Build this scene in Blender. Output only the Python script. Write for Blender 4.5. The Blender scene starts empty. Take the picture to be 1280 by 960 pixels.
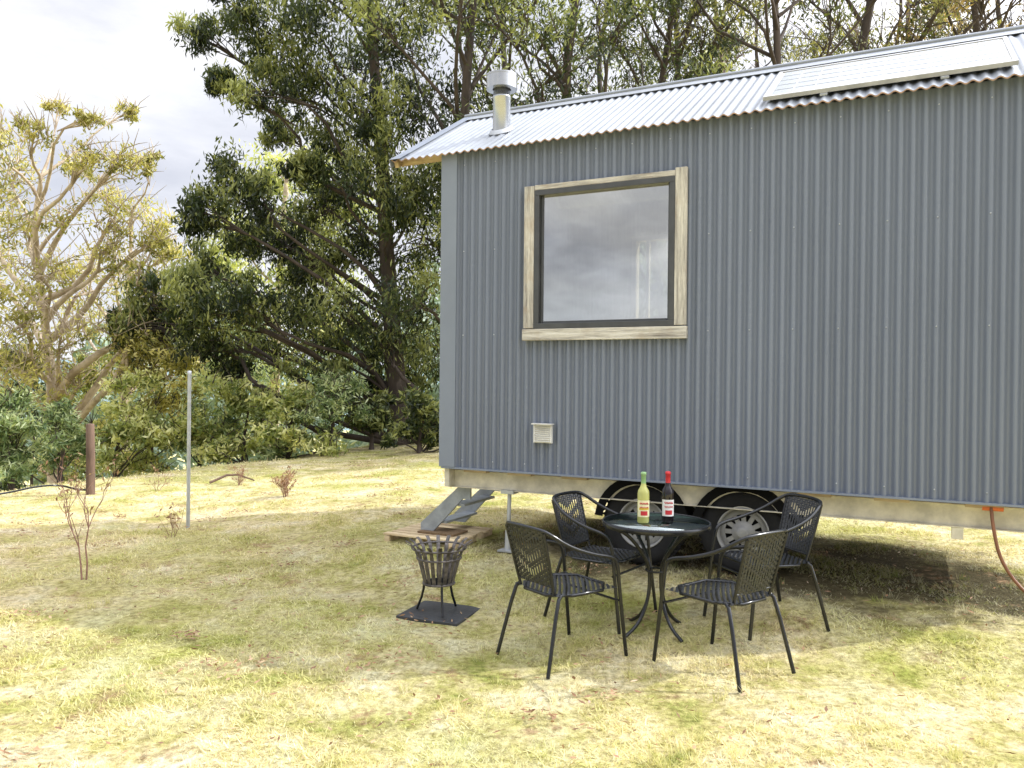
import bpy, math, random
import numpy as np
from mathutils import Vector, Matrix, noise
random.seed(7); rng = np.random.default_rng(11)
PI = math.pi
sc = bpy.context.scene
COL = sc.collection
R_ = math.radians

# ------------------------------------------------------------------ camera
CAMP = Vector((0, 0, 1.64))
CR = Matrix.Rotation(PI/2 - 0.006, 3, 'X') @ Matrix.Rotation(0.0095, 3, 'Z')
cd = bpy.data.cameras.new('camera'); cam = bpy.data.objects.new('camera', cd); COL.objects.link(cam)
cam.matrix_world = Matrix.Translation(CAMP) @ CR.to_4x4()
cd.sensor_width = 36; cd.lens = 28.125; cd.clip_end = 3000; cd.clip_start = 0.05
sc.camera = cam
def at(px, py, Y):
    w = CR @ Vector(((px-640)/1000, -(py-480)/1000, -1)); return CAMP + w*(Y/w.y)

# ------------------------------------------------------------------ ground height
LX, LY = -0.61, 7.09
def sstep(x): x = np.clip(x, 0, 1); return x*x*(3-2*x)
def g(x, y):
    x = np.asarray(x, float); y = np.asarray(y, float)
    pf = (x-LX)*-.449 + (y-LY)*-.893
    z = .16*sstep((1.4-pf)/1.4)*sstep((x+5)/4)
    s = np.maximum((x+7.4)*-.901 + (y-11.5)*.433 + .9, 0)
    z = z - np.minimum(s*s/(s+4)*.40, 7.5)
    z = z + .018*np.sin(x*1.7+y*.6)*np.sin(y*1.3-x*.5) + .012*np.sin(x*4.1+1)*np.sin(y*3.7) + .006*np.sin(x*9.3+y*3)*np.sin(y*8.1-x*2)
    return z
def gz(x, y): return float(g(x, y))
def gat(px, py):
    w = CR @ Vector(((px-640)/1000, -(py-480)/1000, -1)); k = 1.0
    for i in range(4000):
        p = CAMP + w*k
        if p.z <= gz(p.x, p.y): break
        k += .01 + k*.0005
    return p

# ------------------------------------------------------------------ materials
def newmat(name):
    m = bpy.data.materials.new(name); m.use_nodes = True; nt = m.node_tree
    return m, nt, nt.nodes['Principled BSDF'], nt.nodes['Material Output']
def N(nt, t, **kw):
    n = nt.nodes.new(t)
    for k, v in kw.items(): setattr(n, k, v)
    return n
def ramp(nt, fac, stops):
    r = N(nt, 'ShaderNodeValToRGB'); e = r.color_ramp.elements
    while len(e) < len(stops): e.new(.5)
    for i, (p, c) in enumerate(stops):
        e[i].position = p; e[i].color = (*c, 1) if len(c) == 3 else c
    nt.links.new(fac, r.inputs[0]); return r.outputs[0]
def noi(nt, scale, detail=4, rough=.55, vec=None, coord='Object', stretch=None, off=None):
    n = N(nt, 'ShaderNodeTexNoise'); n.inputs['Scale'].default_value = scale; n.inputs['Detail'].default_value = detail; n.inputs['Roughness'].default_value = rough
    tc = N(nt, 'ShaderNodeTexCoord'); src = tc.outputs[coord]
    if stretch or off:
        mp = N(nt, 'ShaderNodeMapping'); mp.inputs['Scale'].default_value = stretch or (1, 1, 1); mp.inputs['Location'].default_value = off or (0, 0, 0); nt.links.new(src, mp.inputs[0]); src = mp.outputs[0]
    nt.links.new(src, n.inputs['Vector']); return n.outputs['Fac']
def mth(nt, op, a, b=None, clamp=False):
    m_ = N(nt, 'ShaderNodeMath', operation=op); m_.use_clamp = clamp
    for s_, v in zip(m_.inputs, (a, b)):
        if v is None: continue
        if isinstance(v, (int, float)): s_.default_value = v
        else: nt.links.new(v, s_)
    return m_.outputs[0]
def mix(nt, fac, a, b, mode='MIX'):
    m = N(nt, 'ShaderNodeMix', data_type='RGBA', blend_type=mode)
    for s, v in ((m.inputs[0], fac), (m.inputs[6], a), (m.inputs[7], b)):
        if isinstance(v, (int, float)): s.default_value = v
        elif isinstance(v, tuple): s.default_value = (*v, 1)
        else: nt.links.new(v, s)
    return m.outputs[2]
def mat(name, c, rough=.6, metal=0, var=.25, scale=8, bump=0, bscale=40, c2=None, stretch=None, spec=.5):
    m, nt, b, o = newmat(name)
    dk = c2 if c2 else tuple(x*(1-var) for x in c)
    col = ramp(nt, noi(nt, scale, 5, .6, stretch=stretch), [(.35, dk), (.65, c)])
    nt.links.new(col, b.inputs['Base Color'])
    b.inputs['Roughness'].default_value = rough; b.inputs['Metallic'].default_value = metal
    b.inputs['Specular IOR Level'].default_value = spec
    if bump:
        bp = N(nt, 'ShaderNodeBump'); bp.inputs['Strength'].default_value = bump; bp.inputs['Distance'].default_value = .01
        nt.links.new(noi(nt, bscale, 4, .6, stretch=stretch), bp.inputs['Height']); nt.links.new(bp.outputs[0], b.inputs['Normal'])
    return m
def timber(name, stretch):
    m, nt, b, o = newmat(name)
    c = ramp(nt, noi(nt, 24, 6, .78, stretch=stretch), [(.30, (.13, .115, .10)), (.43, (.36, .335, .295)), (.57, (.58, .55, .48)), (.75, (.76, .74, .68))])
    c = mix(nt, ramp(nt, noi(nt, 6, 4, .6), [(.54, (0, 0, 0)), (.70, (.4, .4, .4))]), c, (.38, .29, .20))
    nt.links.new(c, b.inputs['Base Color']); b.inputs['Roughness'].default_value = .9
    bp = N(nt, 'ShaderNodeBump'); bp.inputs['Strength'].default_value = .9; bp.inputs['Distance'].default_value = .008
    nt.links.new(noi(nt, 40, 5, .7, stretch=stretch), bp.inputs['Height']); nt.links.new(bp.outputs[0], b.inputs['Normal']); return m
def glassmix(name, gcol, tcol, fac, rough=.02):
    m, nt, b, o = newmat(name)
    gl = N(nt, 'ShaderNodeBsdfGlossy'); gl.inputs['Color'].default_value = (*gcol, 1); gl.inputs['Roughness'].default_value = rough
    tr = N(nt, 'ShaderNodeBsdfTransparent'); tr.inputs['Color'].default_value = (*tcol, 1)
    ms = N(nt, 'ShaderNodeMixShader'); ms.inputs[0].default_value = fac
    nt.links.new(tr.outputs[0], ms.inputs[1]); nt.links.new(gl.outputs[0], ms.inputs[2]); nt.links.new(ms.outputs[0], o.inputs[0])
    return m
def leafmat(name, dark, mid, light, trans=.4):
    m, nt, b, o = newmat(name)
    a = N(nt, 'ShaderNodeAttribute', attribute_name='tint')
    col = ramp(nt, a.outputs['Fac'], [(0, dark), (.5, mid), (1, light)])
    b.inputs['Roughness'].default_value = .42; nt.links.new(col, b.inputs['Base Color'])
    t = N(nt, 'ShaderNodeBsdfTranslucent')
    nt.links.new(mix(nt, 1.0, col, (1.0, .98, .5), 'MULTIPLY'), t.inputs[0])
    ms = N(nt, 'ShaderNodeMixShader'); ms.inputs[0].default_value = trans
    nt.links.new(b.outputs[0], ms.inputs[1]); nt.links.new(t.outputs[0], ms.inputs[2]); nt.links.new(ms.outputs[0], o.inputs[0])
    return m
def zone(nt, cx, cy, r0, r1, nscale=1.2, amp=1.6):
    tc = N(nt, 'ShaderNodeTexCoord'); d = N(nt, 'ShaderNodeVectorMath', operation='DISTANCE'); nt.links.new(tc.outputs['Object'], d.inputs[0]); d.inputs[1].default_value = (cx, cy, 0)
    v = mth(nt, 'ADD', d.outputs['Value'], mth(nt, 'MULTIPLY', mth(nt, 'SUBTRACT', noi(nt, nscale, 5, .65), .5), amp*4))
    mr = N(nt, 'ShaderNodeMapRange', interpolation_type='SMOOTHSTEP'); nt.links.new(v, mr.inputs[0]); mr.inputs[1].default_value = r0; mr.inputs[2].default_value = r1; mr.inputs[3].default_value = 1; mr.inputs[4].default_value = 0
    return mr.outputs[0]
def grasscol(nt):
    big = noi(nt, .5, 4, .6); med = noi(nt, 1.9, 6, .74)
    c = ramp(nt, med, [(.32, (.34, .37, .09)), (.42, (.60, .54, .21)), (.51, (.82, .71, .40)), (.66, (.93, .86, .62))])
    gr = ramp(nt, big, [(.48, (0, 0, 0)), (.60, (.72, .72, .72))])
    c = mix(nt, gr, c, mix(nt, .58, c, (.40, .46, .06)))
    c = mix(nt, mth(nt, 'MULTIPLY', zone(nt, -.9, 5.9, .8, 3.0), .9), c, mix(nt, .32, c, (.17, .24, .03)))
    c = mix(nt, mth(nt, 'MULTIPLY', zone(nt, -4.6, 6.8, 1.4, 4.2), .62), c, mix(nt, .38, c, (.55, .39, .24)))
    c = mix(nt, zone(nt, 2.6, 6.5, .8, 1.8, 2.0, .5), c, (.08, .07, .035))  # shade under the house painted in as dark ground colour, next lines too
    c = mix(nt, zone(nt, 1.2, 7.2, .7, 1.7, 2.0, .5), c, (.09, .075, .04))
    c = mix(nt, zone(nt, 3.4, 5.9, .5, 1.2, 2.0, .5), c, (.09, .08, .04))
    d = ramp(nt, noi(nt, 2.1, 6, .78), [(.575, (0, 0, 0)), (.665, (.85, .85, .85))])
    return mix(nt, d, c, (.40, .26, .15))

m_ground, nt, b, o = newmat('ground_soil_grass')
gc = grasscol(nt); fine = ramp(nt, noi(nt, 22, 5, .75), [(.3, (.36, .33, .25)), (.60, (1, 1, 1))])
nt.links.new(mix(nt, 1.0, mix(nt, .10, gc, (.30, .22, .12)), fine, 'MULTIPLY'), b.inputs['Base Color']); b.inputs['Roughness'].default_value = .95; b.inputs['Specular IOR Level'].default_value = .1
bp = N(nt, 'ShaderNodeBump'); bp.inputs['Strength'].default_value = .9; bp.inputs['Distance'].default_value = .04
nt.links.new(noi(nt, 34, 6, .75), bp.inputs['Height']); nt.links.new(bp.outputs[0], b.inputs['Normal'])

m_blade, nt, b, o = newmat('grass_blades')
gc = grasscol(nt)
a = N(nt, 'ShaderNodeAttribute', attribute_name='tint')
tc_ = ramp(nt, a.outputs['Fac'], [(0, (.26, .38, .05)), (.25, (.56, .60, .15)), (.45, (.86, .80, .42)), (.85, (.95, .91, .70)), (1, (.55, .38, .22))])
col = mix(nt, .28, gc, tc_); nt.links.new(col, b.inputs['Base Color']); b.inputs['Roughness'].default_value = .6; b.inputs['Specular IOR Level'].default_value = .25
t = N(nt, 'ShaderNodeBsdfTranslucent'); nt.links.new(col, t.inputs[0]); ms = N(nt, 'ShaderNodeMixShader'); ms.inputs[0].default_value = .4
nt.links.new(b.outputs[0], ms.inputs[1]); nt.links.new(t.outputs[0], ms.inputs[2]); nt.links.new(ms.outputs[0], o.inputs[0])

m_hill = mat('far_hill', (.22, .30, .31), .95, 0, .3, .05, spec=.05)  # distance haze painted in as a blue-green hill colour
m_wall = mat('blue_grey_steel', (.180, .206, .260), .27, .0, .10, 1.2, stretch=(1, 1, .25))
m_trim = mat('blue_grey_trim', (.205, .235, .29), .4, 0, .08, 3)
m_roof = mat('zinc_roof', (.31, .33, .36), .42, .4, .18, 2.5)
m_edge = mat('brown_edge', (.42, .27, .17), .7, .1, .4, 20)
m_screw = mat('screw_heads', (.45, .48, .52), .3, .4)
m_wood = timber('weathered_timber', (1, 1, .08))
m_woodh = timber('weathered_timber_sill', (.08, 1, 1))
m_pallet = mat('platform_timber', (.72, .58, .36), .85, 0, .5, 9, .6, 50, c2=(.36, .26, .15), stretch=(.15, 1, 1))
m_alu = mat('dark_window_frame', (.075, .078, .082), .4, .2)
m_pane = glassmix('window_glass', (.84, .84, .82), (.80, .83, .82), .57)
m_curt = mat('pale_reveal', (.80, .68, .46), .7)
m_floor = mat('interior_ply', (.40, .30, .20), .7)
m_white = mat('white_vent', (.75, .74, .70), .5)
m_panel = mat('pale_aluminium', (.50, .50, .50), .4, .3)
m_beam = mat('cream_chassis', (.74, .69, .55), .5, 0, .35, 7, .1)
m_galv = mat('galvanised', (.50, .52, .54), .4, .5, .25, 9)
m_step = mat('dull_steel', (.34, .37, .40), .45, .2, .3, 9)
m_flue = mat('stainless_flue', (.50, .51, .52), .25, .85, .12, 6)
m_black = mat('black_enamel', (.012, .013, .015), .20, 0, .3, 20)
m_weave = mat('black_weave', (.022, .024, .027), .28, 0, .4, 60, spec=.7)
m_rub = mat('tyre_rubber', (.014, .014, .015), .85, 0, .3, 20, .3, spec=.3)
m_rim = mat('painted_rim', (.30, .30, .295), .5)
m_dark = mat('dark_void', (.008, .008, .008), .9, spec=.1)
m_cell = mat('solar_cells', (.26, .285, .31), .25, 0, .12, 3, spec=.8)  # cells lightened, sky glare put into the base colour
m_top = glassmix('tinted_glass', (.75, .82, .80), (.30, .40, .36), .32, .03)
m_iron = mat('dark_iron', (.17, .15, .14), .5, .4, .5, 22, .4, 60, c2=(.05, .045, .04))
m_slab = mat('slate_slab', (.045, .048, .054), .5, 0, .4, 5, .4)
m_mat_ = mat('coir', (.22, .14, .07), .95, 0, .4, 60, .8, 90)
m_post = mat('old_post', (.16, .10, .07), .9, 0, .5, 12, .8, 30, stretch=(1, 1, .2))
m_twig = mat('dry_twig', (.30, .16, .11), .8, 0, .4, 20)
m_bark = mat('gum_bark', (.34, .25, .19), .85, 0, .5, 3, .5, 12, c2=(.12, .085, .065), stretch=(1, 1, .35))
m_barkd = mat('dark_bark', (.080, .060, .048), .9, 0, .5, 4, .6, 14, stretch=(1, 1, .3))
m_barkp = mat('pale_branch_bark', (.60, .50, .37), .85, 0, .4, 3, .4, 12, c2=(.30, .23, .16))
m_cable = mat('brown_cable', (.22, .09, .04), .5)
m_orange = mat('orange_plug', (.75, .18, .04), .5)
m_lf_dark = leafmat('leaf_dark', (.016, .027, .010), (.062, .090, .026), (.40, .43, .16), .40)
m_lf_mid = leafmat('leaf_mid', (.05, .065, .022), (.15, .17, .05), (.46, .44, .18), .44)
m_lf_warm = leafmat('leaf_warm', (.08, .07, .03), (.26, .20, .08), (.60, .44, .22), .45)  # warm sunlight on the right-hand trees put into the leaf colour
m_lf_pale = leafmat('leaf_pale', (.17, .17, .04), (.48, .45, .14), (.84, .76, .36), .5)
m_lf_wat = leafmat('leaf_wattle', (.09, .15, .06), (.29, .38, .17), (.66, .72, .42), .45)
m_lf_lime = leafmat('leaf_lime', (.14, .19, .05), (.42, .46, .15), (.80, .79, .40), .48)
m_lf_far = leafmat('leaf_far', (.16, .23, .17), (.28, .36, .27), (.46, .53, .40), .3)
m_lf_dry = leafmat('leaf_dry', (.16, .08, .04), (.34, .19, .10), (.50, .36, .22), .2)

# ------------------------------------------------------------------ mesh builder
class MB:
    def __init__(s): s.v = []; s.f = []; s.m = []; s.sm = []
    def add(s, vs, fs, m=0, sm=False):
        o = len(s.v); s.v += [tuple(x) for x in vs]
        for f in fs: s.f.append([i+o for i in f]); s.m.append(m); s.sm.append(sm)
    def box(s, c, d, R=None, m=0):
        c = Vector(c); vs = []
        for x in (-.5, .5):
            for y in (-.5, .5):
                for z in (-.5, .5):
                    p = Vector((x*d[0], y*d[1], z*d[2])); vs.append(c + (R @ p if R else p))
        s.add(vs, [(0,1,3,2),(4,6,7,5),(0,4,5,1),(2,3,7,6),(0,2,6,4),(1,5,7,3)], m); return s
    def tube(s, pts, r, n=8, m=0, closed=False, cap=True, smooth=0):
        P = [Vector(p) for p in pts]; rs = list(r) if hasattr(r, '__len__') else [r]*len(P)
        for _ in range(smooth):
            Q = []; q = []; L = len(P); rng_ = L if closed else L-1
            if not closed: Q.append(P[0]); q.append(rs[0])
            for i in range(rng_):
                a, b = P[i], P[(i+1) % L]; ra, rb = rs[i], rs[(i+1) % L]
                if not (not closed and i == 0): Q.append(a*.75+b*.25); q.append(ra*.75+rb*.25)
                if not (not closed and i == rng_-1): Q.append(a*.25+b*.75); q.append(ra*.25+rb*.75)
            if not closed: Q.append(P[-1]); q.append(rs[-1])
            P, rs = Q, q
        L = len(P); vs = []; nrm = None
        for i, p in enumerate(P):
            a = P[i-1] if (i > 0 or closed) else p; b = P[(i+1) % L] if (i < L-1 or closed) else p
            t = (b-a).normalized() if (b-a).length > 1e-9 else Vector((0,0,1))
            if nrm is None:
                nrm = t.orthogonal().normalized()
            nrm = nrm - t*nrm.dot(t)
            nrm = nrm.normalized() if nrm.length > 1e-6 else t.orthogonal().normalized()
            bi = t.cross(nrm)
            for k in range(n):
                an = 2*PI*k/n; vs.append(p + (nrm*math.cos(an) + bi*math.sin(an))*rs[i])
        fs = []
        for i in range(L if closed else L-1):
            j = (i+1) % L
            for k in range(n): fs.append((i*n+k, i*n+(k+1) % n, j*n+(k+1) % n, j*n+k))
        s.add(vs, fs, m, True)
        if cap and not closed:
            s.add([vs[k] for k in range(n)], [tuple(range(n))[::-1]], m); s.add(vs[-n:], [tuple(range(n))], m)
        return s
    def lathe(s, prof, n=24, org=(0,0,0), R=None, m=0, sm=True, arc=None):
        org = Vector(org); vs = []; a0, a1 = arc if arc else (0, 2*PI); nn = n+1 if arc else n
        for r, z in prof:
            for k in range(nn):
                an = a0+(a1-a0)*k/n; p = Vector((r*math.cos(an), r*math.sin(an), z)); vs.append(org+(R @ p if R else p))
        fs = []
        for i in range(len(prof)-1):
            for k in range(n):
                k2 = k+1 if arc else (k+1) % n
                fs.append((i*nn+k, i*nn+k2, (i+1)*nn+k2, (i+1)*nn+k))
        s.add(vs, fs, m, sm); return s
    def build(s, name, mats, parent=None, bevel=0):
        me = bpy.data.meshes.new(name); me.from_pydata(s.v, [], s.f); me.update()
        for mm in (mats if isinstance(mats, (list, tuple)) else [mats]): me.materials.append(mm)
        me.polygons.foreach_set('material_index', s.m); me.polygons.foreach_set('use_smooth', s.sm)
        ob = bpy.data.objects.new(name, me); COL.objects.link(ob)
        if parent: ob.parent = parent
        if bevel:
            bm = ob.modifiers.new('bevel', 'BEVEL'); bm.width = bevel; bm.segments = 2; bm.limit_method = 'ANGLE'
        return ob
def tag(o, label=None, cat=None, group=None, kind=None):
    if label: o['label'] = label
    if cat: o['category'] = cat
    if group: o['group'] = group
    if kind: o['kind'] = kind
    return o
def thing(name, label, cat, loc=(0,0,0), rz=0, group=None):
    e = bpy.data.objects.new(name, None); COL.objects.link(e); e.location = loc; e.rotation_euler = (0,0,rz); e.empty_display_size = .1
    return tag(e, label, cat, group)
def copy_tree(o, parent=None):
    c = o.copy(); COL.objects.link(c)
    if parent: c.parent = parent
    for ch in list(o.children): copy_tree(ch, c)
    return c
def npmesh(name, V, tint, material, parent=None):
    n, k = V.shape[0], V.shape[1]
    me = bpy.data.meshes.new(name); me.vertices.add(n*k); me.vertices.foreach_set('co', V.astype(np.float32).ravel())
    me.loops.add(n*k); me.loops.foreach_set('vertex_index', np.arange(n*k, dtype=np.int32))
    me.polygons.add(n); me.polygons.foreach_set('loop_start', np.arange(n, dtype=np.int32)*k); me.polygons.foreach_set('loop_total', np.full(n, k, dtype=np.int32))
    me.update(calc_edges=True)
    at_ = me.attributes.new('tint', 'FLOAT', 'POINT'); at_.data.foreach_set('value', np.repeat(tint, k).astype(np.float32))
    me.materials.append(material); ob = bpy.data.objects.new(name, me); COL.objects.link(ob)
    if parent: ob.parent = parent
    return ob
def leafquads(C, ln, wd, droop=.8):
    n = len(C); ax = rng.normal(size=(n,3)); ax[:,2] -= droop*1.3; ax /= np.linalg.norm(ax, axis=1)[:,None]
    sd = np.cross(ax, rng.normal(size=(n,3))); sd /= np.linalg.norm(sd, axis=1)[:,None]+1e-9
    l = (ln*rng.uniform(.6, 1.3, n))[:,None]; w = (wd*rng.uniform(.7, 1.3, n))[:,None]
    return np.stack([C-ax*l/2, C+sd*w/2-ax*l*.05, C+ax*l/2, C-sd*w/2-ax*l*.05], 1)

# ------------------------------------------------------------------ ground, hills
na = 540; radii = [0.0]+list(np.geomspace(.6, 700, 170)); vs = []; fs = []
vs.append((0, 0, gz(0, 0)))
ang = np.arange(na)*2*PI/na
for r in radii[1:]:
    X = r*np.sin(ang); Y = r*np.cos(ang); Z = g(X, Y)
    vs += list(zip(X, Y, Z))
fs = [(0, 1+(k+1) % na, 1+k) for k in range(na)]
for i in range(len(radii)-2):
    o0 = 1+i*na; o1 = o0+na
    fs += [(o0+k, o0+(k+1) % na, o1+(k+1) % na, o1+k) for k in range(na)]
mb = MB(); mb.add(vs, fs, 0, True); tag(mb.build('ground', m_ground), kind='structure')
mb = MB(); vs = []; nr = 8
for j in range(nr):
    rr = 130+j*28
    for k in range(180):
        an = k*2*PI/180; hgt = (5.0+5*noise.noise(Vector((math.sin(an)*3, math.cos(an)*3, j*.3))))
        left = .5+.5*math.cos(an+.6)
        vs.append((rr*math.sin(an), rr*math.cos(an), -9+(hgt*(.4+.6*left)+9)*math.sin(j/(nr-1)*PI*.6)))
fs = [(j*180+k, j*180+(k+1) % 180, (j+1)*180+(k+1) % 180, (j+1)*180+k) for j in range(nr-1) for k in range(180)]
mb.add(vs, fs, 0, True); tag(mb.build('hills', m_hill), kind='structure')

# ------------------------------------------------------------------ grass (uncountable)
def blades(n, rmin, rmax, hmin, hmax, wmul, pw=1.0):
    r = rmin + (rmax-rmin)*rng.uniform(0, 1, n)**pw; th = rng.uniform(-R_(46), R_(44), n)
    x = r*np.sin(th); y = r*np.cos(th)
    pn = np.array([noise.fractal(Vector((a_*1.3, b_*1.3, 3.0)), .8, 2.2, 4) for a_, b_ in zip(x, y)])
    patch = np.clip(.5+pn*1.4, 0, 1)
    keep = ((x+.49)**2+(y-5.5)**2 > .32**2) & (rng.uniform(0, 1, n) < .08+1.25*patch)
    x, y, r, patch = x[keep], y[keep], r[keep], patch[keep]; n = len(x); z = g(x, y)
    h = rng.uniform(hmin, hmax, n)*(.35+.85*patch); w = wmul*(.0019+.00055*r)*rng.uniform(.7, 1.4, n)
    a = rng.uniform(0, 2*PI, n); ln = rng.normal(0, 1.0, (n,2))*h[:,None]
    B = np.stack([x, y, z-.004], 1); S = np.stack([np.cos(a), np.sin(a), 0*a], 1)*w[:,None]
    T = B + np.stack([ln[:,0], ln[:,1], h], 1)
    tint = np.clip(rng.normal(.53, .2, n)+.28*(.5-patch), 0, 1)
    return np.stack([B-S, B+S, T], 1), tint
V1, t1 = blades(200000, 2.7, 9, .008, .032, 1.0); V2, t2 = blades(64000, 8, 24, .010, .046, 1.3)
nt_ = 1300; r = rng.uniform(2.8, 17, nt_); th = rng.uniform(-R_(44), R_(42), nt_); cx = r*np.sin(th); cy = r*np.cos(th)
k_ = 24; X = np.repeat(cx, k_)+rng.normal(0, .022, nt_*k_); Y = np.repeat(cy, k_)+rng.normal(0, .022, nt_*k_); hh = np.repeat(rng.uniform(.02, .08, nt_), k_)*rng.uniform(.5, 1.1, nt_*k_)
kp = ((X+.49)**2+(Y-5.5)**2 > .36**2); X, Y, hh = X[kp], Y[kp], hh[kp]; a = rng.uniform(0, 2*PI, len(X)); B = np.stack([X, Y, g(X, Y)-.004], 1); S = np.stack([np.cos(a), np.sin(a), 0*a], 1)*.003
T = B+np.stack([rng.normal(0, .5, len(X))*hh, rng.normal(0, .5, len(X))*hh, hh], 1)
V3 = np.stack([B-S, B+S, T], 1); t3 = np.clip(np.repeat(rng.uniform(.0, .85, nt_), k_)[kp]+rng.normal(0, .12, len(X)), 0, 1)
go = npmesh('grass', np.concatenate([V1, V2, V3]), np.concatenate([t1, t2, t3]), m_blade)
tag(go, 'short dry straw coloured grass with green patches covering the slope', 'grass', kind='stuff')
n = 3000; r = rng.uniform(2.8, 16, n); th = rng.uniform(-R_(45), R_(40), n); x = r*np.sin(th); y = r*np.cos(th)
nc = 60; r = rng.uniform(3.4, 15, nc); th = rng.uniform(-R_(40), R_(10), nc); m_ = 40; sg = np.repeat(rng.uniform(.03, .11, nc), m_)
x = np.concatenate([x, np.repeat(r*np.sin(th), m_)+rng.normal(0, 1, nc*m_)*sg*1.6]); y = np.concatenate([y, np.repeat(r*np.cos(th), m_)+rng.normal(0, 1, nc*m_)*sg])
up = np.concatenate([np.zeros(n), np.abs(rng.normal(0, .016, nc*m_))]); n = len(x)
C = np.stack([x, y, g(x, y)+.02+up], 1); Vq = leafquads(C, .05, .017, 0); Vq[:,:,2] = C[:,None,2]+(Vq[:,:,2]-C[:,None,2])*.4
tag(npmesh('leaf_litter', Vq, rng.uniform(0, 1, n), m_lf_dry), 'brown dead leaves scattered over the grass', 'leaf litter', kind='stuff')

# ------------------------------------------------------------------ tiny house
RZ = math.atan2(-.449, .893); LEN = 4.60; WID = 2.5; ZB = .86; ZT = 3.62; PIT = .076; SL = .58; RX0, RX1 = -.515, LEN+.22
house = thing('tiny_house', 'blue grey corrugated steel tiny house on a wheeled trailer', 'tiny house', (LX, LY, 0), RZ)
def H(t, p, z=0):
    return Vector((LX+.893*t+.449*p, LY-.449*t+.893*p, z))
AMP = .0160
def wave(x):
    s_ = math.sin(2*PI*x/PIT); return AMP*math.copysign(abs(s_)**.8, s_)
def corr(P, x0, x1, zb, ztop, hole=None, flip=False, screws=()):
    mb = MB(); xs = list(np.arange(x0, x1, PIT/12))+[x1]
    if hole: xs = sorted(xs+[hole[0], hole[1]])
    vs = []; K = 4
    for x in xs:
        d = wave(x); zt = ztop(x)
        zz = [zb, hole[2], hole[3], zt] if hole else [zb, zb+(zt-zb)/3, zb+(zt-zb)*2/3, zt]
        vs += [P(x, d, z) for z in zz]
    fs = []
    for i in range(len(xs)-1):
        for k in range(K-1):
            if hole and k == 1 and xs[i] >= hole[0]-1e-6 and xs[i+1] <= hole[1]+1e-6: continue
            fs.append((i*K+k, (i+1)*K+k, (i+1)*K+k+1, i*K+k+1))
    mb.add(vs, fs, 0, True)
    for z in screws:
        x = (math.floor(x0/PIT)+1.75)*PIT
        while x < x1:
            if not (hole and hole[0]-.12 < x < hole[1]+.12 and hole[2]-.12 < z < hole[3]+.1):
                mb.lathe([(.0055, 0), (.0055, .003), (.0035, .005), (0, .005)], 6, P(x, -AMP, z), Matrix.Rotation(PI/2, 3, 'X'), 1)
            x += PIT*4
    return mb
corr(lambda x, d, z: (x, d, z), .13, LEN-.13, ZB, lambda x: ZT, (.9, 2.085, 2.06, 3.215), screws=(.93, 2.02, 2.75, 3.5)).build('front_wall', [m_wall, m_screw], house)
corr(lambda x, d, z: (x, WID-d, z), .0, LEN, ZB, lambda x: ZT, (.95, 1.45, 2.3, 3.2)).build('rear_wall', [m_wall, m_screw], house)
def gt(p): return ZT-.02+SL*(p if p < WID/2 else WID-p)
corr(lambda p, d, z: (d+.010, p, z), .012, WID-.012, ZB, gt).build('gable_wall', [m_wall, m_screw], house)
corr(lambda p, d, z: (LEN-d-.010, p, z), .012, WID-.012, ZB, gt).build('gable_wall', [m_wall, m_screw], house)
for x0, s in ((0, 1), (LEN, -1)):
    xa_, xb_ = x0-s*.019, x0+s*.14
    A = [(xa_, -.030), (xb_, -.030), (xb_, -.024), (x0-s*.013, -.024), (x0-s*.013, .14), (xa_, .14)]
    mb = MB(); vs = [(x, y, ZB+.005) for x, y in A]+[(x, y, ZT-.01) for x, y in A]
    mb.add(vs, [(i, (i+1) % 6, (i+1) % 6+6, i+6) for i in range(6)]+[tuple(range(6)), tuple(range(6, 12))]); mb.build('corner_trim', m_trim, house)
MB().box((LEN/2, WID/2, ZB+.02), (LEN-.05, WID-.05, .06)).build('floor', m_floor, house)
MB().box((LEN/2, -.004, ZB-.004), (LEN, .045, .014)).build('base_flashing', m_trim, house)
# window
win = MB()
x0, x1, z0, z1 = .9, 2.085, 2.06, 3.205
f = .044
win.box(((x0+x1)/2, -.01, z0+f/2), (x1-x0, .085, f)).box(((x0+x1)/2, -.01, z1-f/2), (x1-x0, .085, f))
win.box((x0+f/2, -.01, (z0+z1)/2), (f, .083, z1-z0-2*f)).box((x1-f/2, -.01, (z0+z1)/2), (f, .083, z1-z0-2*f))
win.box((x0+f+.01, .0, (z0+z1)/2), (.016, .03, z1-z0-2*f)).box((x1-f-.01, .0, (z0+z1)/2), (.016, .03, z1-z0-2*f)).box(((x0+x1)/2, 0, z0+f+.01), (x1-x0-2*f-.05, .03, .018))
wo = win.build('window', m_alu, house, .003)
MB().box(((x0+x1)/2, .004, (z0+z1)/2), (x1-x0-2*f, .005, z1-z0-2*f)).build('pane', m_pane, wo)
MB().box((.853, -.036, 2.655), (.090, .036, 1.18)).build('side_trim', m_wood, wo, .004)
MB().box((2.131, -.036, 2.665), (.090, .036, 1.20)).build('side_trim', m_wood, wo, .004)
MB().box((1.492, -.038, 2.010), (1.385, .042, .095)).build('sill', m_woodh, wo, .004)
MB().box((1.492, -.032, 3.228), (1.182, .034, .042)).build('head_trim', m_woodh, wo, .003)
rw = MB()
for c, d in (((.955+.0, WID-.03, 2.75), (.05, .12, .94)), ((1.445, WID-.03, 2.75), (.05, .12, .94)), ((1.2, WID-.03, 2.30), (.44, .12, .05)), ((1.2, WID-.03, 3.2), (.44, .12, .05)), ((1.1, WID-.02, 2.75), (.03, .05, .85))):
    rw.box(c, d)
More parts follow.
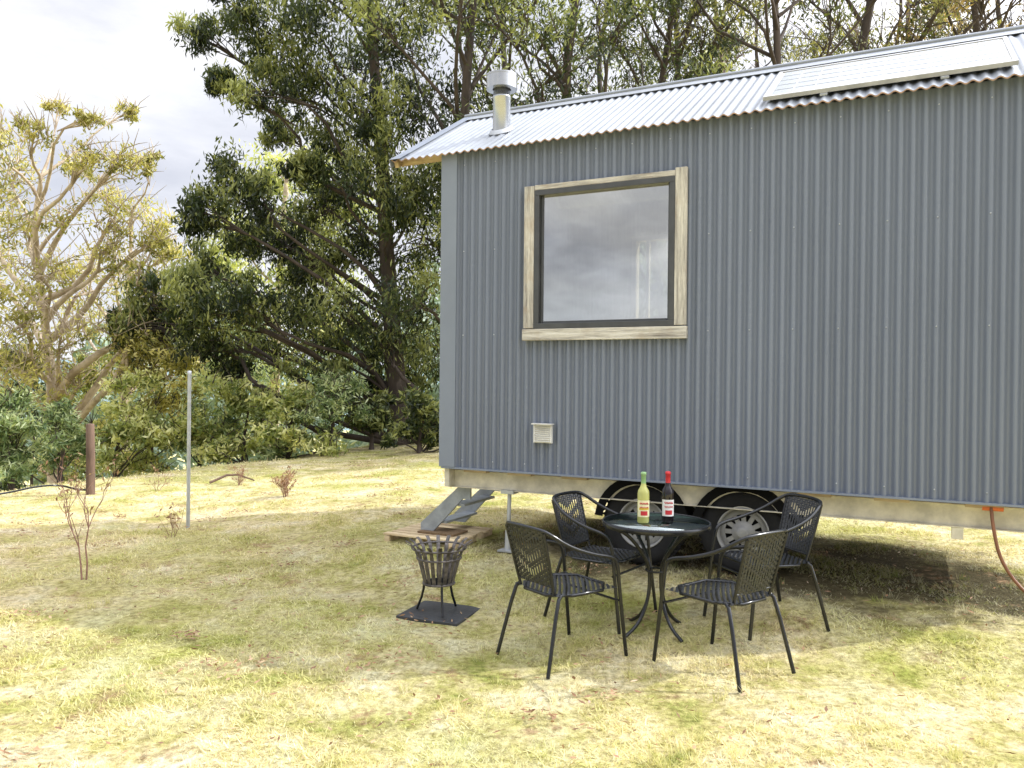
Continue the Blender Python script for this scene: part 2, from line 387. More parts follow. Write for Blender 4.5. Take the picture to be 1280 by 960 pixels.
ro = rw.build('window', m_curt, house); MB().box((1.2, WID-.01, 2.75), (.44, .004, .86)).build('pane', glassmix('clear_glass', (.8,.8,.8), (.95,.95,.95), .1), ro)
# vent
vb = MB().box((.992, -.028, 1.19), (.165, .02, .15)).box((.992, -.044, 1.272), (.185, .06, .010))
for i in range(8): vb.box((.992, -.042, 1.128+i*.017), (.14, .012, .009), Matrix.Rotation(.5, 3, 'X'))
for i in range(2): vb.box((.992+(-1)**i*.076, -.041, 1.19), (.012, .016, .145))
vb.build('wall_vent', m_white, house, .001)
# roof
e0 = -.09; zE = ZT-.02
def roofz(p): return zE+(p-e0)*SL if p <= WID/2 else zE+(WID-e0-p)*SL
mb = MB(); xs = list(np.arange(RX0, RX1, PIT/10)); ny = 3
for side in (0, 1):
    vs = []; fs = []
    for x in xs:
        for k in range(ny):
            p = e0+(WID/2-e0)*k/(ny-1); z = roofz(p)+.009*math.sin(2*PI*x/PIT)
            vs.append((x, p if side == 0 else WID-p, z))
    for i in range(len(xs)-1):
        for k in range(ny-1):
            fs.append((i*ny+k, (i+1)*ny+k, (i+1)*ny+k+1, i*ny+k+1))
    mb.add(vs, fs, 0, True)
vs = []
for x in xs:
    z = roofz(e0)+.009*math.sin(2*PI*x/PIT); vs += [(x, e0-.001, z+.001), (x, e0-.001, z-.009)]
mb.add(vs, [(2*i, 2*i+1, 2*i+3, 2*i+2) for i in range(len(xs)-1)], 1, True)  # brown strip along the wavy eave edge
roof = mb.build('roof', [m_roof, m_edge], house)
def slopebox(mb, xa, xb, p0, p1, lift, th, m=0, side=0):
    za, zb_ = roofz(p0), roofz(p1); ang_ = math.atan(SL); cx = (xa+xb)/2; L = math.hypot(p1-p0, zb_-za)
    c = Vector((cx, (p0+p1)/2, (za+zb_)/2)) + Vector((0, -math.sin(ang_), math.cos(ang_)))*(lift+th/2)
    if side: c.y = WID-c.y
    mb.box(c, (xb-xa, L, th), Matrix.Rotation(ang_ if not side else -ang_, 3, 'X'), m)
    return mb
rc = MB()
for side in (0, 1): slopebox(rc, RX0-.01, RX1+.01, WID/2-.15, WID/2+.0, .012, .004, 0, side)
rc.tube([(RX0-.012, WID/2, roofz(WID/2)+.022), (RX1+.012, WID/2, roofz(WID/2)+.022)], .02, 10)
rc.build('ridge_cap', m_roof, roof)
for xa, xo in ((RX0-.012, RX0-.014), (RX1-.10, RX1+.01)):
    bc = MB()
    for side in (0, 1):
        slopebox(bc, xa, xa+.112, e0-.01, WID/2-.005, .013, .004, 0, side); slopebox(bc, xo, xo+.006, e0-.01, WID/2-.005, -.06, .076, 0, side)
    bc.build('barge_flashing', m_trim, roof)
for k, p in enumerate((.0, .42, .84, 1.2)):
    slopebox(MB(), RX0+.02, -.03, p-.02 if k else .0, p+.04, -.085, .07).build('roof_batten', m_pallet, roof)
for side in (0, 1): slopebox(MB(), RX0+.0, RX0+.04, e0+.03, WID/2, -.075, .06, 0, side).build('barge_rafter', m_pallet, roof)
# flue
fx, fp = .35, .40; fz = roofz(fp)-.03
flo = MB().lathe([(.080, fz-.08), (.080, fz+.33), (.084, fz+.335), (.084, fz+.355), (.078, fz+.357), (.078, fz+.50)], 24, (fx, fp, 0)).build('flue', m_flue, roof)
cw = MB().lathe([(.085, fz+.415), (.140, fz+.415)], 28, (fx, fp, 0), sm=False).lathe([(.140, fz+.415), (.140, fz+.53)], 28, (fx, fp, 0)).lathe([(.143, fz+.53), (.143, fz+.545)], 28, (fx, fp, 0)).lathe([(.143, fz+.545), (0, fz+.550)], 28, (fx, fp, 0), sm=False).lathe([(.143, fz+.53), (.139, fz+.53)], 28, (fx, fp, 0), sm=False)
cw.build('flue_cowl', m_flue, flo)
MB().lathe([(.12, -.0), (.10, .02), (.085, .03)], 24, (fx, fp, fz+.042), Matrix.Rotation(math.atan(SL), 3, 'X')).build('flue_flashing', m_galv, flo)
# solar panel
sp = MB(); pa, pb = .06, .86; xa, xb = 2.71, 4.31
for (a0, a1, b0, b1) in ((xa, xb, pa, pa+.025), (xa, xb, pb-.025, pb), (xa, xa+.03, pa+.025, pb-.025), (xb-.03, xb, pa+.025, pb-.025)): slopebox(sp, a0, a1, b0, b1, .024, .030)
so = sp.build('solar_panel', m_panel, roof)
bk = MB(); slopebox(bk, xa+.03, xb-.03, pa+.025, pb-.025, .036, .008); bk.build('backing', m_white, so)
ce = MB()
for i in range(10):
    for j in range(5):
        w = (xb-xa-.09)/10; h = (pb-pa-.075)/5; slopebox(ce, xa+.045+i*w+.006, xa+.045+(i+1)*w-.006, pa+.038+j*h+.007, pa+.038+(j+1)*h-.007, .046, .003)
ce.build('solar_cells', m_cell, so)
for x in (xa+.42, xb-.42):
    for p in (pa-.03, pb-.03): slopebox(MB(), x-.025, x+.025, p, p+.055, .010, .013).build('mounting_bracket', m_galv, so)
# chassis
ch = MB()
ch.box((LEN/2, .13, ZB-.105), (LEN-.02, .05, .15)).box((LEN/2, WID-.13, ZB-.105), (LEN-.02, .05, .15))
ch.box((LEN/2, .13, ZB-.032), (LEN-.04, .10, .008)).box((LEN/2, .115, ZB-.181), (LEN-.04, .10, .008))
for x in np.linspace(.05, LEN-.05, 9): ch.box((x, WID/2, ZB-.10), (.05, WID-.32, .11))
ch.box((.04, .055, ZB-.09), (.05, .09, .17))
ch.box((4.0, .10, ZB-.225), (.07, .06, .08)).box((3.05, .10, ZB-.24), (.05, .06, .11))
ch.build('chassis', m_beam, house, .004)
for x in (.32, .75, 1.25, 3.1, 3.6, 4.15): MB().box((x, .06, ZB-.024), (.22, .09, .026)).build('timber_packer', m_pallet, house)
ga = MB(); ga.tube([(.62, .10, ZB-.18), (.62, .08, .30)], .018, 10).tube([(.62, .08, .34), (.62, .07, .16)], .028, 10).box((.62, .07, .168), (.14, .12, .012)).box((.62, .10, ZB-.19), (.12, .10, .03))
ga.tube([(.62, .1, ZB-.2), (.80, .13, ZB-.16)], .012, 6)
ga.build('support_jack', m_galv, house)
# mudguards
for wx in (1.80, 2.587):
    gb = MB(); vs = []; vf = []
    for k in range(17):
        a_ = PI*(.04+.92*k/16); c_, s_ = math.cos(a_), math.sin(a_)
        z1_ = min(.495+.390*s_, ZB-.014); z0_ = min(.495+.322*s_, ZB-.05)
        vs += [(wx+.388*c_, .066, z1_), (wx+.388*c_, .30, z1_)]; vf += [(wx+.388*c_, .066, z1_), (wx+.322*c_, .070, z0_)]
    gb.add(vs, [(2*i, 2*i+1, 2*i+3, 2*i+2) for i in range(16)], 0, True); gb.add(vf, [(2*i, 2*i+1, 2*i+3, 2*i+2) for i in range(16)], 0)
    gb.build('mudguard', m_dark, house)
RY = Matrix.Rotation(PI/2, 3, 'X')
def wheel(wx, py, s):
    org = (wx, py, .495)
    tb = MB().lathe([(.195, .09), (.21, .10), (.27, .105), (.31, .095), (.328, .07), (.333, .0), (.328, -.07), (.31, -.095), (.27, -.105), (.21, -.10), (.195, -.09), (.19, 0)], 40, org, RY)
    for k in range(40):
        a_ = 2*PI*k/40; tb.box(Vector(org)+Vector((.329*math.cos(a_), 0, .329*math.sin(a_))), (.02, .15, .014), Matrix.Rotation(-a_, 3, 'Y'))
    w = tb.build('wheel', m_rub, house)
    rb = MB().lathe([(.197, .085), (.197, .1), (.186, .1), (.178, .06), (.176, -.08)], 36, org, RY).lathe([(.178, .045), (.15, .06), (.138, .06)], 36, org, RY).lathe([(.088, .06), (.075, .075), (.05, .08), (.045, .11), (.03, .115), (0, .115)], 24, org, RY)
    for k in range(12):
        a_ = 2*PI*k/12
        rb.box(Vector(org)+RY @ Vector((.113*math.cos(a_), .113*math.sin(a_), .056)), (.062, .034, .008), RY @ Matrix.Rotation(a_, 3, 'Z'))
    rb.build('rim', m_rim, w)
    MB().lathe([(.176, .03), (0, .03)], 30, org, RY).build('brake_drum', m_dark, w)
for wx in (1.80, 2.587): wheel(wx, .20, 1); wheel(wx, WID-.2, -1)
dr = MB().box((-.025, 1.0, 1.9), (.03, .82, 2.02)); do = dr.build('door', m_trim, house); MB().box((-.045, 1.0, 2.2), (.01, .55, 1.1)).build('pane', m_pane, do); MB().tube([(-.03, .68, 1.85), (-.08, .68, 1.85), (-.08, .80, 1.85)], .01, 8).build('handle', m_galv, do)
# cable at right end
cb = MB(); pts = [H(4.19, .02, ZB-.03), H(4.2, -.02, ZB-.16), H(4.24, -.04, .50), H(4.36, -.05, .32), H(4.55, -.10, .20), H(4.9, -.2, .18), H(5.6, -.1, .18)]
cb.tube(pts, .011, 8, smooth=2); cbo = cb.build('power_cable', m_cable); tag(cbo, 'brown power cable hanging from the underside of the right end of the house', 'cable')
MB().tube([H(4.14, .03, ZB-.035), H(4.26, .03, ZB-.035)], .018, 10).build('plug', m_orange, cbo)

# ------------------------------------------------------------------ platform, mat, step
pc = Vector((-.66, 7.42, 0)); pz = gz(pc.x, pc.y)
pl = thing('wooden_platform', 'low rough timber slat platform on the grass at the left end of the house', 'platform', (pc.x, pc.y, pz), RZ)
rd = random.Random(5)
for i in range(7):
    MB().box((rd.uniform(-.012, .012), -.31+i*.105, .066+rd.uniform(-.003, .003)), (.76+rd.uniform(-.02, .02), .076, .018), Matrix.Rotation(rd.uniform(-.015, .015), 3, 'Z')).build('board', m_pallet, pl, .003)
for x in (-.34, 0, .34): MB().box((x, 0, .026), (.05, .72, .054)).build('bearer', m_pallet, pl, .003)
dm = MB().box((0, 0, .008), (.38, .26, .016)).build('doormat', m_mat_); dm.location = (pc.x+.04, pc.y-.12, pz+.080); dm.rotation_euler = (0, 0, RZ); tag(dm, 'brown coir doormat lying on the timber platform', 'doormat')
st = thing('metal_step', 'grey steel step with sloping side plates below the left end of the house', 'step', (pc.x+.26, pc.y+.06, pz+.080), RZ)
def plate(y):
    A = [(-.32, 0), (-.20, 0), (-.15, .05), (.12, .33), (.20, .33), (.20, .43), (.07, .43), (-.32, .08)]
    mb = MB(); vs = [(x, y-.012, z) for x, z in A]+[(x, y+.012, z) for x, z in A]; n = len(A)
    mb.add(vs, [tuple(range(n)), tuple(range(2*n-1, n-1, -1))]+[(i, i+n, (i+1) % n+n, (i+1) % n) for i in range(n)])
    mb.build('side_plate', m_step, st)
plate(-.30); plate(.30)
for x, z in ((-.13, .10), (.06, .27)): MB().box((x, 0, z), (.14, .575, .022)).build('tread', m_step, st, .003)

# ------------------------------------------------------------------ fire basket
fc = gat(550, 769)
sl = MB().box((0, 0, .014), (.46, .42, .028)).build('stone_slab', m_slab, bevel=.005); sl.location = (fc.x, fc.y, fc.z); sl.rotation_euler = (0, 0, R_(-22)); tag(sl, 'square dark slab on the grass under the fire basket', 'slab')
fb = thing('fire_basket', 'open dark iron fire basket on three legs with flared slatted sides', 'fire basket', (fc.x-.01, fc.y, fc.z+.028), .3)
bk = MB()
for k in range(18):
    a_ = 2*PI*k/18; R = Matrix.Rotation(a_, 3, 'Z'); vs = []
    pr = [(.100, .20), (.118, .27), (.142, .36), (.168, .43), (.198, .465), (.232, .485)]
    for (r, z) in pr:
        for s in (-1, 1): vs.append(R @ Vector((r, s*.013, z)))
        for s in (-1, 1): vs.append(R @ Vector((r+.004, s*.013, z)))
    fs = []
    for i in range(5):
        o0 = i*4; o1 = o0+4; fs += [(o0, o0+1, o1+1, o1), (o0+2, o1+2, o1+3, o0+3), (o0, o1, o1+2, o0+2), (o0+1, o0+3, o1+3, o1+1)]
    bk.add(vs, fs)
bk.build('basket', m_iron, fb)
for r, z in ((.108, .20), (.152, .375), (.186, .445)): MB().tube([(r*math.cos(2*PI*k/32), r*math.sin(2*PI*k/32), z) for k in range(32)], .008, 6, closed=True).build('hoop', m_iron, fb)
MB().lathe([(.11, .205), (0, .205)], 20).build('fire_grate', m_dark, fb)
for k in range(3):
    a_ = 2*PI*k/3+.5; MB().tube([(.105*math.cos(a_), .105*math.sin(a_), .22), (.115*math.cos(a_), .115*math.sin(a_), .12), (.16*math.cos(a_), .16*math.sin(a_), .005)], .009, 8, smooth=1).build('leg', m_black, fb)

# ------------------------------------------------------------------ chairs
def make_chair():
    root = thing('garden_chair', 'x', 'chair')
    fr = MB(); top = .80
    def side(s): return [(s*.258, .285, 0), (s*.246, .235, .40), (s*.246, .215, .575), (s*.252, .17, .615), (s*.254, .02, .645), (s*.236, -.15, .705), (s*.195, -.265, .785), (s*.15, -.298, top+.004)]
    fr.tube(side(-1)+[(0, -.308, top+.008)]+side(1)[::-1], .0115, 9, smooth=2); fr.build('arm_frame', m_black, root)
    for s in (-1, 1):
        MB().tube([(s*.19, -.17, .425), (s*.20, -.20, .40), (s*.238, -.30, 0)], .0115, 9, smooth=1).build('rear_leg', m_black, root)
    sf = MB(); sf.tube([(-.235, .225, .425), (.235, .225, .425), (.195, -.205, .415), (-.195, -.205, .415)], .010, 8, closed=True, smooth=1)
    sf.tube([(-.245, .225, .35), (.245, .225, .35)], .008, 6).build('seat_frame', m_black, root)
    bf = MB()
    for s in (-1, 1): bf.tube([(s*.155, -.19, .42), (s*.165, -.225, .55), (s*.175, -.288, .785)], .009, 8, smooth=1)
    bf.tube([(-.155, -.20, .47), (.155, -.20, .47)], .008, 6); bf.build('back_frame', m_black, root)
    def weave(P, nu, nv, openf, name, hw=.0042, wv=.0045, gap=.08):
        mb = MB()
        for i in range(nu+1):
            u = i/nu; vs = []
            for j in range(nv*2+1):
                v = j/(nv*2); c = P(u, v); dx = (P(min(u+.01, 1), v)-P(max(u-.01, 0), v)).normalized()
                vs += [c-dx*hw, c+dx*hw]
            mb.add(vs, [(2*j, 2*j+1, 2*j+3, 2*j+2) for j in range(nv*2)])
        for j in range(nv):
            for i in range(nu):
                if openf(i, j): continue
                va, vb_ = (j+gap)/nv, (j+1-gap)/nv; ua, um, ub = i/nu, (i+.5)/nu, (i+1)/nu
                nn = (P(ub, va)-P(ua, va)).cross(P(ua, vb_)-P(ua, va)).normalized()*(wv if (i+j) % 2 else -wv)
                mb.add([P(ua, va), P(um, va)+nn, P(ub, va), P(ua, vb_), P(um, vb_)+nn, P(ub, vb_)], [(0, 1, 4, 3), (1, 2, 5, 4)])
        mb.build(name, m_weave, root)
    weave(lambda u, v: Vector(((u-.5)*(.39+.08*v), -.205+.43*v, .425-.012*math.sin(PI*u)*math.sin(PI*v))), 20, 24, lambda i, j: False, 'seat')
    weave(lambda u, v: Vector(((u-.5)*(.31+.04*v), -.20-.09*v-.012*math.sin(PI*u), .47+.325*v)), 14, 24,
          lambda i, j: not (j in (0, 1, 2, 21, 22, 23) or i in (0, 1, 12, 13) or (j + (i if i < 7 else 13-i)) % 6 in (0, 1, 2)), 'backrest', hw=.0070, wv=.004, gap=.04)
    return root
chair0 = make_chair()
CH = [((.31, 4.76), (.8, .6), 'black woven garden chair at front left of the table, facing right'),
      ((1.21, 4.53), (-.6, .8), 'black woven garden chair nearest the camera at front right, its backrest towards us'),
      ((.62, 5.43), (.8, -.6), 'black woven garden chair behind the table on the left, in front of the left wheel'),
      ((1.64, 5.14), (-.95, -.3), 'black woven garden chair at the right of the table, in front of the right wheel')]
for i, ((x, y), (fx_, fy_), lab) in enumerate(CH):
    c = chair0 if i == 0 else copy_tree(chair0)
    c.location = (x, y, gz(x, y)+.004); c.rotation_euler = (0, 0, math.atan2(-fx_, fy_)); c['label'] = lab; c['group'] = 'garden chairs around the table'

# ------------------------------------------------------------------ table
tx, ty = .935, 5.14; tz = gz(tx, ty); TH = .735-tz
tb = thing('round_table', 'round black metal garden table with tinted glass top', 'table', (tx, ty, tz), .2)
MB().lathe([(0, TH-.008), (.335, TH-.008), (.335, TH), (0, TH)], 48).build('glass_top', m_top, tb)
MB().lathe([(.334, TH-.03), (.342, TH-.03), (.346, TH-.026), (.346, TH+.001), (.342, TH+.004), (.336, TH+.004), (.334, TH)], 48).build('rim', m_black, tb)
for k in range(4):
    a_ = PI/2*k+.35; c_, s_ = math.cos(a_), math.sin(a_)
    MB().tube([(.33*c_, .33*s_, TH-.02), (.22*c_, .22*s_, TH-.07), (.07*c_, .07*s_, TH-.24), (.045*c_, .045*s_, .36), (.065*c_, .065*s_, .2), (.14*c_, .14*s_, .07), (.25*c_, .25*s_, .008)], .0115, 9, smooth=2).build('leg', m_black, tb)
MB().tube([(.062*math.cos(2*PI*k/20), .062*math.sin(2*PI*k/20), .40) for k in range(20)], .007, 6, closed=True).build('leg_ring', m_black, tb)
m_gb = mat('pale_green_glass', (.50, .50, .16), .06, 0, .15); m_rb = mat('dark_glass', (.012, .008, .010), .06, 0, .1)
m_lab1 = mat('label_paper_cream', (.90, .84, .50), .6); m_lab2 = mat('label_paper_white', (.86, .85, .82), .6); m_red = mat('red_print', (.60, .03, .04), .5); m_grn = mat('green_capsule', (.30, .50, .22), .4); m_yel = mat('yellow_print', (.80, .55, .05), .5)
PR = [(0, 0), (.034, 0), (.0375, .006), (.0375, .185), (.034, .205), (.022, .225), (.0155, .245), (.0145, .30), (.0165, .302), (.0165, .315), (.012, .32), (0, .32)]
def bottle(p, gl, cap, labm, ink, lab, extra=None):
    t_ = thing('wine_bottle', lab, 'bottle', p, 0, None)
    MB().lathe(PR, 24).build('glass', gl, t_)
    MB().lathe([(.0158, .25), (.0156, .302), (.0178, .303), (.0178, .318), (.012, .3225), (0, .3225)], 20).build('capsule', cap, t_)
    a0 = -PI/2
    lb = MB().lathe([(.0381, .04), (.0381, .145)], 16, arc=(a0-1.3, a0+1.3)).build('label', labm, t_)
    ik = MB()
    for kk, zz in enumerate((.125, .10)):
        pts = []
        for i in range(26):
            aa = a0-.75+1.5*i/25; pts.append((.0387*math.cos(aa), .0387*math.sin(aa), zz+.006*math.sin(i*1.5+kk)))
        ik.tube(pts, .0016 if kk else .0022, 5)
    ik.lathe([(.0386, .05), (.0386, .078)], 10, arc=(a0-.6, a0+.6)); ik.build('label_print', ink, lb)
    if extra: MB().lathe([(.0388, .085), (.0388, .098)], 10, arc=(a0-.9, a0+.9)).build('label_band', extra, lb)
bottle((.842, 5.08, .737), m_gb, m_grn, m_lab1, m_red, 'pale yellow green wine bottle with colourful label, left on the glass table', m_yel)
bottle((1.005, 5.12, .737), m_rb, m_red, m_lab2, m_red, 'dark wine bottle with red capsule and white label, right on the glass table')

# ------------------------------------------------------------------ posts, wire, twigs
p = gat(235, 660)
mb = MB().tube([(0, 0, -.1), (0.005, 0, 1.62)], .019, 12).lathe([(.021, 1.60), (.022, 1.635), (0, 1.64)], 12, (.005, 0, 0))
o_ = mb.build('steel_post', m_galv); o_.location = p; tag(o_, 'thin galvanised steel post standing in the grass on the left', 'post')
p = gat(113, 618); mb = MB().tube([(0, 0, -.2), (0, 0, .5), (-.01, .0, .96), (-.01, 0, .975)], [.062, .06, .056, .045], 10)
tp = mb.build('timber_post', m_post); tp.location = p; tag(tp, 'short dark weathered timber fence post at far left', 'post')
q = [p+Vector((0, 0, .06)), p+Vector((-.15, -.1, .08)), at(75, 606, p.y-.4), at(45, 608, p.y-.6), at(15, 615, p.y-.8), at(-10, 619, p.y-1.0), at(-80, 640, p.y-1.5)]
tag(MB().tube(q, .014, 6, smooth=2).build('black_hose', m_black), 'thin black hose looping from the timber post out of the left side', 'hose')

def twiggy(name, label, cat, base, h, n, spread, r, material, seed, leaves=0):
    rd = random.Random(seed); root = thing(name, label, cat, base); mb = MB(); tips = []
    def grow(p0, d, L, rr, dep):
        pts = [p0]; p_ = p0.copy(); dd = d.copy()
        for i in range(4):
            dd = (dd+Vector((rd.gauss(0, .16), rd.gauss(0, .16), rd.gauss(0, .08)+.04))).normalized(); p_ = p_+dd*L/4; pts.append(p_.copy())
        mb.tube(pts, [rr*(1-.14*i) for i in range(5)], 5, cap=False); tips.append(pts[-1])
        if dep > 0:
            for i in range(3 if dep > 1 else 2):
                k = rd.randint(1, 4); a_ = rd.uniform(0, 2*PI)
                grow(pts[k], (dd+Vector((math.cos(a_), math.sin(a_), rd.uniform(-.1, .5)))*spread).normalized(), L*.6, rr*.55, dep-1)
    for i in range(n): grow(Vector((rd.gauss(0, .02), rd.gauss(0, .02), -.01)), Vector((rd.gauss(0, .3), rd.gauss(0, .3), 1)).normalized(), h*rd.uniform(.6, .8), r, 3)
    mb.build('stem', material, root)
    if leaves:
        C = np.array([tips[rd.randrange(len(tips))] for _ in range(leaves)])+rng.normal(0, .02, (leaves, 3)); npmesh('foliage', leafquads(C, .05, .015), rng.uniform(0, 1, leaves), m_lf_dry, root)
twiggy('bare_sapling', 'reddish bare sapling with thin twigs in the grass at left', 'sapling', gat(100, 726), .75, 2, .55, .008, m_twig, 3, 110)
twiggy('dead_twig_clump', 'small clump of brown dead twigs on the slope below the trees', 'dead plant', gat(357, 621), .3, 8, 1.0, .006, m_twig, 5, 320)
twiggy('weed_stalk', 'dry upright weed stalk left of the steel post', 'weed', gat(196, 614), .35, 3, .7, .004, m_twig, 8, 30)
twiggy('weed_stalk', 'low tangle of dry stalks right of and beyond the steel post', 'weed', gat(300, 607), .26, 5, 1.2, .006, m_twig, 9, 60)
twiggy('weed_stalk', 'pale dry weed stalk close to the foot of the steel post', 'weed', gat(215, 672), .28, 4, .6, .003, m_twig, 12, 40)
pA = gat(262, 606); pB = gat(318, 602)
tag(MB().tube([pA+Vector((0, 0, .03)), (pA+pB)/2+Vector((0, 0, .16)), pB+Vector((0, 0, .02))], [.02, .018, .01], 6, smooth=1).build('fallen_branch', m_post), 'dark fallen branch lying beyond the steel post', 'branch')

# ------------------------------------------------------------------ trees
def tree(name, label, base, trunk, r0, r1, clumps, lm, bm, per=1500, ll=.16, lw=.035, sub=9, sig=.26, group=None, droop=.8, cat='tree', bare=0, seed=0, flat=.8, parts=('trunk', 'crown'), br=1.0, rise=.75, hang=.6, tw_r=1.0, tlo=.05, thi=.8):
    rd = random.Random(seed); base = Vector(base); root = thing(name, label, cat, base, 0, group)
    T = [Vector(t_)-base for t_ in trunk]; D = []
    for i in range(len(T)-1):
        for k in range(8): D.append((T[i].lerp(T[i+1], k/8), (i+k/8)/(len(T)-1)))
    D.append((T[-1], 1)); mb = MB(); nT = len(T)
    mb.tube(T, [r0*1.25]+[r0+(r1-r0)*i/(nT-1) for i in range(1, nT)], 10, smooth=2)
    LC = []; TT = []
    for c, rad in clumps:
        c = Vector(c)-base
        best = min(D, key=lambda q_: abs(q_[0].z-(c.z-rise*math.hypot(c.x-q_[0].x, c.y-q_[0].y)-.3*rad)))
        a0 = best[0]; rr = (r0+(r1-r0)*best[1])*.45*br; dist = (c-a0).length
        m1 = a0.lerp(c, .35)+Vector((rd.gauss(0, .08), rd.gauss(0, .08), rd.uniform(-.08, .08)))*dist; m2 = a0.lerp(c, .7)+Vector((rd.gauss(0, .08), rd.gauss(0, .08), rd.uniform(-.04, .12)))*dist
        rr = min(rr, .015+.018*dist*br); path = [a0, m1, m2, c]; mb.tube(path, [rr, rr*.7, rr*.5, rr*.22], 6, smooth=1, cap=False)
        for s in range(sub):
            d = Vector((rd.gauss(0, 1), rd.gauss(0, 1), rd.gauss(0, 1))).normalized()*rad*rd.uniform(.15, 1.25)**.7; d.z *= flat
            sc_ = c+d; st_ = m2.lerp(c, rd.random()); mid = st_.lerp(sc_, .5)+Vector((rd.gauss(0, .1), rd.gauss(0, .1), rd.uniform(0, .2)))*rad
            mb.tube([st_, mid, sc_], [rr*.3, rr*.2, rr*.08+.003], 4, cap=False)
            n_ = max(6, int(per/sub*rd.uniform(.2, 1.8))); sg = rad*sig*rd.uniform(.6, 1.3)
            q_ = rng.normal(0, sg, (n_, 3)); q_[:,2] *= hang; tw = rng.normal(size=3); tw /= np.linalg.norm(tw); q_ += np.outer(rng.normal(0, sg*.8, n_), tw)
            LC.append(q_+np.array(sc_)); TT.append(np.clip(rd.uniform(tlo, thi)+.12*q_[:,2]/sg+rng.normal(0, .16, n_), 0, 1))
            for b_ in range(bare):
                e = sc_+Vector((rd.gauss(0, .5), rd.gauss(0, .5), rd.uniform(.1, 1.1)))*rad*1.3; mb.tube([sc_, sc_.lerp(e, .5)+Vector((rd.gauss(0, .1), 0, .08))*rad, e], [.012*tw_r, .009*tw_r, .004], 3, cap=False)
    mb.build(parts[0], bm, root)
    C = np.concatenate(LC); npmesh(parts[1], leafquads(C, ll, lw, droop), np.concatenate(TT), lm, root)
    return root
def pc_(lst, Y, jit=1.3, k=1.0, seed=1):
    rd = random.Random(seed); out = []
    for (x, y, r) in lst:
        yy = Y+rd.uniform(-jit, jit); out.append((at(x, y, yy), r*yy/1000*k))
    return out
def base_at(px, Y):
    p_ = at(px, 480, Y); return Vector((p_.x, p_.y, gz(p_.x, p_.y)))

# big dark gum
b0 = base_at(500, 18.5)
cl = pc_([(250,45,26),(300,22,34),(345,65,38),(385,30,42),(325,110,32),(375,125,38),(430,85,48),(350,165,20),(415,180,38),(455,140,46),(500,40,55),(525,140,50),(280,235,34),(250,262,24),(318,256,34),(300,300,24),(350,302,34),(395,262,36),(440,228,40),(485,215,46),(535,240,42),(390,328,36),(440,315,36),(500,320,46),(250,335,24),(220,362,32),(180,378,30),(205,420,34),(155,408,20),(255,390,34),(262,435,34),(310,380,34),(320,430,40),(372,388,36),(390,432,40),(435,392,38),(460,435,42),(525,400,42),(520,485,38),(478,490,30),(290,470,22),(420,482,26),(545,530,24),(450,-30,60),(380,-40,50),(540,-30,60),(330,-50,40),(275,105,16)], 18.3, 1.7, 1.0, 4)
cl += pc_([(492,260,26),(480,170,28),(380,212,20)], 17.0, .4, 1.0, 5)
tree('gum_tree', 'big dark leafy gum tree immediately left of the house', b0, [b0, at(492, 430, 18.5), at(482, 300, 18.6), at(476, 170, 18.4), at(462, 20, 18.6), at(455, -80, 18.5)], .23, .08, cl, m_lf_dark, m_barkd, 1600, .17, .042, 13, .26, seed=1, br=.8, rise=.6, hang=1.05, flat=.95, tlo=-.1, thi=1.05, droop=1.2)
# pale trees behind the gap
b0 = base_at(340, 30); cl = pc_([(340,215,34),(390,225,40),(370,290,36),(300,300,36),(330,370,50),(400,330,50),(260,330,30),(430,260,40),(420,400,55),(280,450,50),(350,460,60),(220,440,40)], 30, 2, 1, 6)
tree('gum_tree', 'yellow green sunlit gum tree seen through the gap in the big dark tree', b0, [b0, at(345, 420, 30), at(352, 300, 30), at(360, 200, 30)], .2, .06, cl, m_lf_lime, m_barkp, 900, .26, .075, 10, .3, seed=2)
# left pale gums
b0 = base_at(70, 20)
cl = pc_([(-5,175,28),(22,215,30),(42,165,20),(72,140,16),(105,195,24),(150,205,26),(160,140,14),(110,150,14),(30,285,32),(85,270,30),(150,275,28),(195,300,24),(50,345,36),(112,365,34),(20,400,36),(75,425,40),(150,410,34),(30,470,42),(100,475,40),(-15,330,38),(125,320,26),(180,350,30),(190,400,30),(-20,250,34)], 20, 1.8, 1, 8)
tree('gum_tree', 'wide pale gum tree with bare upper twigs at far left', b0, [b0, at(66, 480, 20), at(58, 420, 20), at(50, 350, 20), at(40, 290, 20), at(52, 220, 20)], .15, .045, cl, m_lf_pale, m_barkp, 380, .15, .042, 9, .27, bare=3, seed=3, br=2.2, rise=.9, tw_r=1.3)
b0 = base_at(160, 26)
cl = pc_([(170,270,26),(205,290,22),(140,340,28),(190,350,30),(215,320,22),(130,235,18),(100,400,34),(170,410,36),(220,400,28),(100,215,16),(180,205,16),(210,470,36),(150,470,38),(240,350,20),(225,440,32),(90,350,28)], 26, 2, 1, 9)
tree('gum_tree', 'thin yellowish gum tree between the far left tree and the dark tree', b0, [b0, at(155, 440, 26), at(162, 350, 26), at(165, 260, 26)], .14, .04, cl, m_lf_pale, m_barkp, 340, .19, .055, 8, .28, bare=3, seed=4, br=1.8, rise=.9, tw_r=1.3)
b0 = base_at(-40, 17)
cl = pc_([(-30,260,45),(-60,330,60),(0,370,34),(-40,180,40),(-20,440,50),(15,470,30)], 17, 1.3, 1, 10)
tree('gum_tree', 'yellow green tree partly cut off by the left edge of the picture', b0, [b0, at(-38, 420, 17), at(-35, 300, 17), at(-32, 200, 17)], .13, .05, cl, m_lf_pale, m_barkp, 500, .16, .045, 10, .30, bare=2, seed=5)
